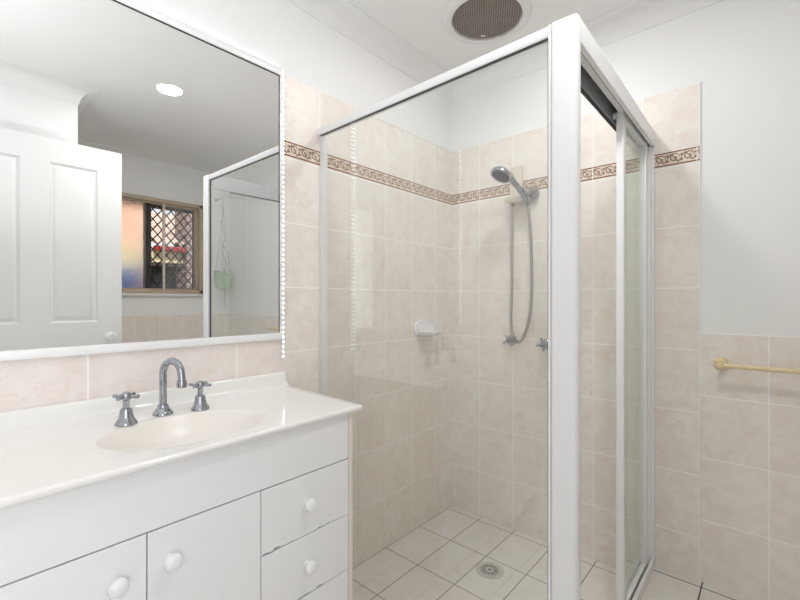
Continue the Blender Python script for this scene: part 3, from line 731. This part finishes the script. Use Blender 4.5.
# ------------------------------------------------------------------ ceiling fan vent, downlights
fc = (0.4650, 1.6593); FR = 0.153
fan = thing('exhaust_fan', 'round ceiling exhaust fan with dark mesh grille above the shower', 'exhaust fan', (*fc, CZ))
b = bmesh.new(); lathe(b, [(0.194, 0.0005), (0.194, 0.004), (0.188, 0.010), (0.168, 0.014), (FR+0.003, 0.013), (FR-0.002, 0.008), (FR-0.002, 0.0005)], (*fc, CZ), (0, 0, -1), 64)
bmesh.ops.delete(b, geom=[f for f in b.faces if len(f.verts) > 8], context='FACES'); obj('surround', b, M['fan_ring'], fan)
b = bmesh.new(); lathe(b, [(0, 0.0006), (FR-0.001, 0.0006), (FR-0.001, 0.0022), (0, 0.0022)], (*fc, CZ), (0, 0, -1), 48); obj('cavity', b, M['fan_dark'], fan)
b = bmesh.new()
for k in range(7):
    a = 2*PI*k/7; d = Vector((math.cos(a), math.sin(a), 0)); n_ = Vector((-d.y, d.x, 0)); c_ = Vector((*fc, CZ-0.0032))
    prism(b, [c_+d*0.030-n_*0.012, c_+d*0.118-n_*0.020, c_+d*0.122+n_*0.022, c_+d*0.030+n_*0.014], (0, 0, -0.001))
lathe(b, [(0.036, 0.0024), (0.036, 0.006), (0.028, 0.0075), (0, 0.008)], (*fc, CZ), (0, 0, -1), 24); obj('impeller', b, M['fan_blade'], fan)
# grille: hexagonal wire mesh disc
b = bmesh.new(); s_ = 0.0066; dx_ = s_*math.sqrt(3); vs = {}
def vk(x, y):
    k = (round(x, 5), round(y, 5))
    if k not in vs: vs[k] = b.verts.new((fc[0]+x, fc[1]+y, CZ-0.0105))
    return vs[k]
for j in range(-17, 18):
    for i in range(-16, 17):
        cx2 = dx_*(i + 0.5*(j % 2)); cy2 = 1.5*s_*j
        if math.hypot(cx2, cy2) > FR-0.003: continue
        b.faces.new([vk(cx2 + s_*math.cos(PI/6+PI/3*k), cy2 + s_*math.sin(PI/6+PI/3*k)) for k in range(6)])
bmesh.ops.remove_doubles(b, verts=b.verts[:], dist=2e-5)
r = bmesh.ops.inset_individual(b, faces=b.faces[:], thickness=0.0014)
hexes = [f for f in b.faces if len(f.verts) == 6]
bmesh.ops.delete(b, geom=hexes, context='FACES')
ex = bmesh.ops.extrude_face_region(b, geom=b.faces[:]); bmesh.ops.translate(b, verts=[v for v in ex['geom'] if isinstance(v, bmesh.types.BMVert)], vec=(0, 0, -0.001))
obj('grille', b, M['fan_mesh'], fan, smooth=0)
b = bx((fc[0]-0.010, fc[1]+0.112, CZ-0.0135), (fc[0]+0.012, fc[1]+0.122, CZ-0.0112), 0.001, 1)
bmesh.ops.rotate(b, verts=b.verts[:], cent=(*fc, 0), matrix=Matrix.Rotation(math.radians(38), 3, 'Z')); obj('badge', b, M['fan_ring'], fan)

def downlight(x, y, label, power):
    t = thing('downlight', label, 'ceiling light', (x, y, CZ), 'recessed downlights')
    b = bmesh.new(); lathe(b, [(0.055, 0.0005), (0.055, 0.003), (0.050, 0.006), (0.043, 0.005), (0.041, 0.0015), (0.041, 0.0005)], (x, y, CZ), (0, 0, -1), 36)
    bmesh.ops.delete(b, geom=[f for f in b.faces if len(f.verts) > 8], context='FACES'); obj('trim_ring', b, M['fan_ring'], t)
    b = bmesh.new(); lathe(b, [(0, 0.0006), (0.0405, 0.0006), (0.0405, 0.002), (0, 0.003)], (x, y, CZ), (0, 0, -1), 36); obj('lens', b, M['lens'], t)
    l = lamp('downlight_lamp', 'AREA', (x, y, CZ-0.012), (0, 0, 0), power, (1.0, 0.995, 0.985), shape='DISK', size=0.13)
downlight(1.275, 0.975, 'recessed downlight near the door seen in the mirror', 6.0)
downlight(0.72, 1.47, 'recessed downlight in the ceiling over the shower beside the fan', 4.2)

# ------------------------------------------------------------------ hanging planter by the window
hx, hy = 2.60, 1.94
pl = thing('hanging_planter', 'pale green pot hanging on cords by the window with a trailing vine', 'hanging planter', (hx, hy, 1.245))
b = bmesh.new(); lathe(b, [(0, 0), (0.060, 0), (0.066, 0.004), (0.080, 0.135), (0.086, 0.137), (0.086, 0.150), (0.078, 0.150), (0.072, 0.125), (0, 0.125)], (hx, hy, 1.245), (0, 0, 1), 32); pot = obj('pot', b, M['pot'], pl)
b = bmesh.new(); lathe(b, [(0, 0.1255), (0.070, 0.1255), (0.04, 0.133), (0, 0.135)], (hx, hy, 1.245), (0, 0, 1), 20); obj('soil', b, M['soil'], pot)
b = bmesh.new()
for k in range(3):
    a = 2*PI*k/3+0.4
    tube(b, [(hx+0.082*math.cos(a), hy+0.082*math.sin(a), 1.39), (hx+0.02*math.cos(a), hy+0.02*math.sin(a), 1.80), (hx, hy, 2.10)], 0.0016, 6)
obj('cords', b, M['cord'], pl)
b = bmesh.new()
tube(b, [(W-0.001, hy, 2.125), (hx+0.02, hy, 2.128), (hx+0.002, hy, 2.120), (hx, hy, 2.10)], 0.004, 8); lathe(b, [(0.014, 0), (0.014, 0.004)], (W+T, hy, 2.125), (-1, 0, 0), 14)
obj('hook', b, M['chrome_dark'], pl)
random.seed(3); b = bmesh.new(); lfb = bmesh.new()
def leaf_at(p, sz):
    a = random.uniform(0, 2*PI); d = Vector((math.cos(a), math.sin(a), random.uniform(-.6, .2))).normalized(); s = d.cross(Vector((0, 0, 1))).normalized(); n_ = d.cross(s)
    pts_ = [p, p+d*sz*0.35+s*sz*0.32+n_*sz*0.05, p+d*sz*0.75+s*sz*0.22, p+d*sz, p+d*sz*0.75-s*sz*0.22, p+d*sz*0.35-s*sz*0.32+n_*sz*0.05]
    prism(lfb, pts_, n_*0.0012)
for (pts_) in ([(hx, hy, 1.38), (hx-0.01, hy+0.02, 1.50), (hx-0.02, hy-0.015, 1.62), (hx, hy+0.02, 1.74), (hx-0.01, hy-0.01, 1.86), (hx, hy+0.006, 1.98), (hx, hy, 2.06)],
               [(hx+0.03, hy, 1.38), (hx, hy+0.05, 1.46), (hx-0.03, hy+0.03, 1.58), (hx-0.02, hy-0.03, 1.68)],
               [(hx, hy-0.05, 1.38), (hx-0.02, hy-0.09, 1.41), (hx-0.05, hy-0.11, 1.37), (hx-0.055, hy-0.105, 1.30)],
               [(hx-0.05, hy, 1.38), (hx-0.09, hy-0.02, 1.40), (hx-0.1, hy-0.04, 1.33), (hx-0.1, hy-0.03, 1.20), (hx-0.095, hy-0.025, 1.08)]):
    q = bez(pts_, 8); tube(b, q, 0.0018, 6)
    for i in range(2, len(q), 4): leaf_at(q[i], 0.026)
for k in range(16): leaf_at(Vector((hx+random.uniform(-.06, .06), hy+random.uniform(-.06, .06), 1.38+random.uniform(0, .04))), 0.035)
obj('stems', b, M['leaf'], pl, smooth=0); obj('leaves', lfb, M['leaf'], pl, smooth=0)

# ------------------------------------------------------------------ outside the window: next door's house, fence, ground
M['brick'] = principled('mauve brown brick', (0.30, 0.22, 0.22), 0.85); g = G(M['brick']); vec, x, y, z = g.coords()
bt = g.node('ShaderNodeTexBrick'); g.l.new(g.comb(y, z), bt.inputs['Vector']); bt.inputs['Scale'].default_value = 1
bt.inputs['Color1'].default_value = (0.33, 0.23, 0.22, 1); bt.inputs['Color2'].default_value = (0.25, 0.19, 0.20, 1); bt.inputs['Mortar'].default_value = (0.45, 0.40, 0.38, 1)
bt.inputs['Brick Width'].default_value = 0.24; bt.inputs['Row Height'].default_value = 0.086; bt.inputs['Mortar Size'].default_value = 0.006; g.l.new(bt.outputs[0], g.b.inputs['Base Color'])
M['roof'] = principled('pale roof tile', (0.62, 0.52, 0.47), 0.8)
M['gutter'] = principled('red gutter', (0.42, 0.035, 0.03), 0.4)
M['fascia'] = principled('cream fascia', (0.75, 0.66, 0.42), 0.6)
M['dusk'] = principled('dark window glass', (0.03, 0.033, 0.04), 0.08)
M['peach'] = principled('peach render', (0.84, 0.50, 0.34), 0.85)
M['blue'] = principled('blue painted fence', (0.10, 0.22, 0.55), 0.6)
M['grass'] = principled('dry grass', (0.20, 0.22, 0.09), 0.9)
M['soffit'] = principled('dark brown soffit', (0.10, 0.06, 0.04), 0.7)
struct('eave', bx((2.84, -0.5, 2.10), (3.50, 4.0, 2.22)), M['soffit'])
struct('ground', bx((2.84, -6, -0.4), (14, 12, -0.2)), M['grass'])
HX = 4.6
nh = thing('neighbour_house', 'brick house with pale tiled roof and red gutter seen through the window', 'house', (5.5, 3.5, -0.2))
b = bmesh.new(); box(b, (HX+0.3, 1.98, -0.2), (HX+2.5, 7.0, 1.75)); obj('brick_wall', b, M['brick'], nh)
b = bmesh.new(); box(b, (HX-0.10, 2.36, -0.2), (HX+0.3, 2.9, 2.6)); obj('brick_pier', b, M['brick'], nh)
b = bmesh.new(); box(b, (HX+0.3, 0.2, -0.2), (HX+2.5, 1.98, 3.2)); tag(obj('rendered_wall', b, M['peach'], nh), 'peach rendered wall')
obj('cream_band', bx((HX+0.27, 0.2, 1.54), (HX+0.3, 1.98, 1.86)), M['fascia'], nh)
obj('fascia', bx((HX+0.02, 1.98, 1.63), (HX+0.06, 7.0, 1.79)), M['fascia'], nh)
obj('gutter', bx((HX-0.09, 1.98, 1.775), (HX+0.02, 7.0, 1.84), 0.02), M['gutter'], nh)
wf = obj('window', bx((HX+0.27, 2.02, 1.10), (HX+0.31, 2.60, 1.60), 0.004), M['dusk'], nh)
b = bmesh.new(); nx_, ny_ = 60, 90; grid = []
for i in range(nx_+1):
    t = i/nx_; row = []
    for j in range(ny_+1):
        yy = 1.98 + 5.0*j/ny_
        course = (t*8) % 1.0
        row.append(b.verts.new((HX-0.05 + 2.5*t, yy, 1.85 + 0.85*t + 0.034*math.sin(2*PI*yy/0.13) + 0.035*(1-course))))
    grid.append(row)
for i in range(nx_):
    for j in range(ny_): b.faces.new((grid[i][j], grid[i][j+1], grid[i+1][j+1], grid[i+1][j]))
obj('roof', b, M['roof'], nh, recalc=False)
fe = thing('fence', 'blue painted fence behind the frosted window pane', 'fence', (4.2, 1.2, -0.2))
b = bmesh.new()
for k in range(12): box(b, (4.2, -0.2+k*0.16, -0.2), (4.225, -0.05+k*0.16, 1.52), 0.002, 1)
obj('palings', b, M['blue'], fe)
obj('rail', bx((4.226, -0.2, 1.2), (4.26, 1.7, 1.28)), M['blue'], fe)
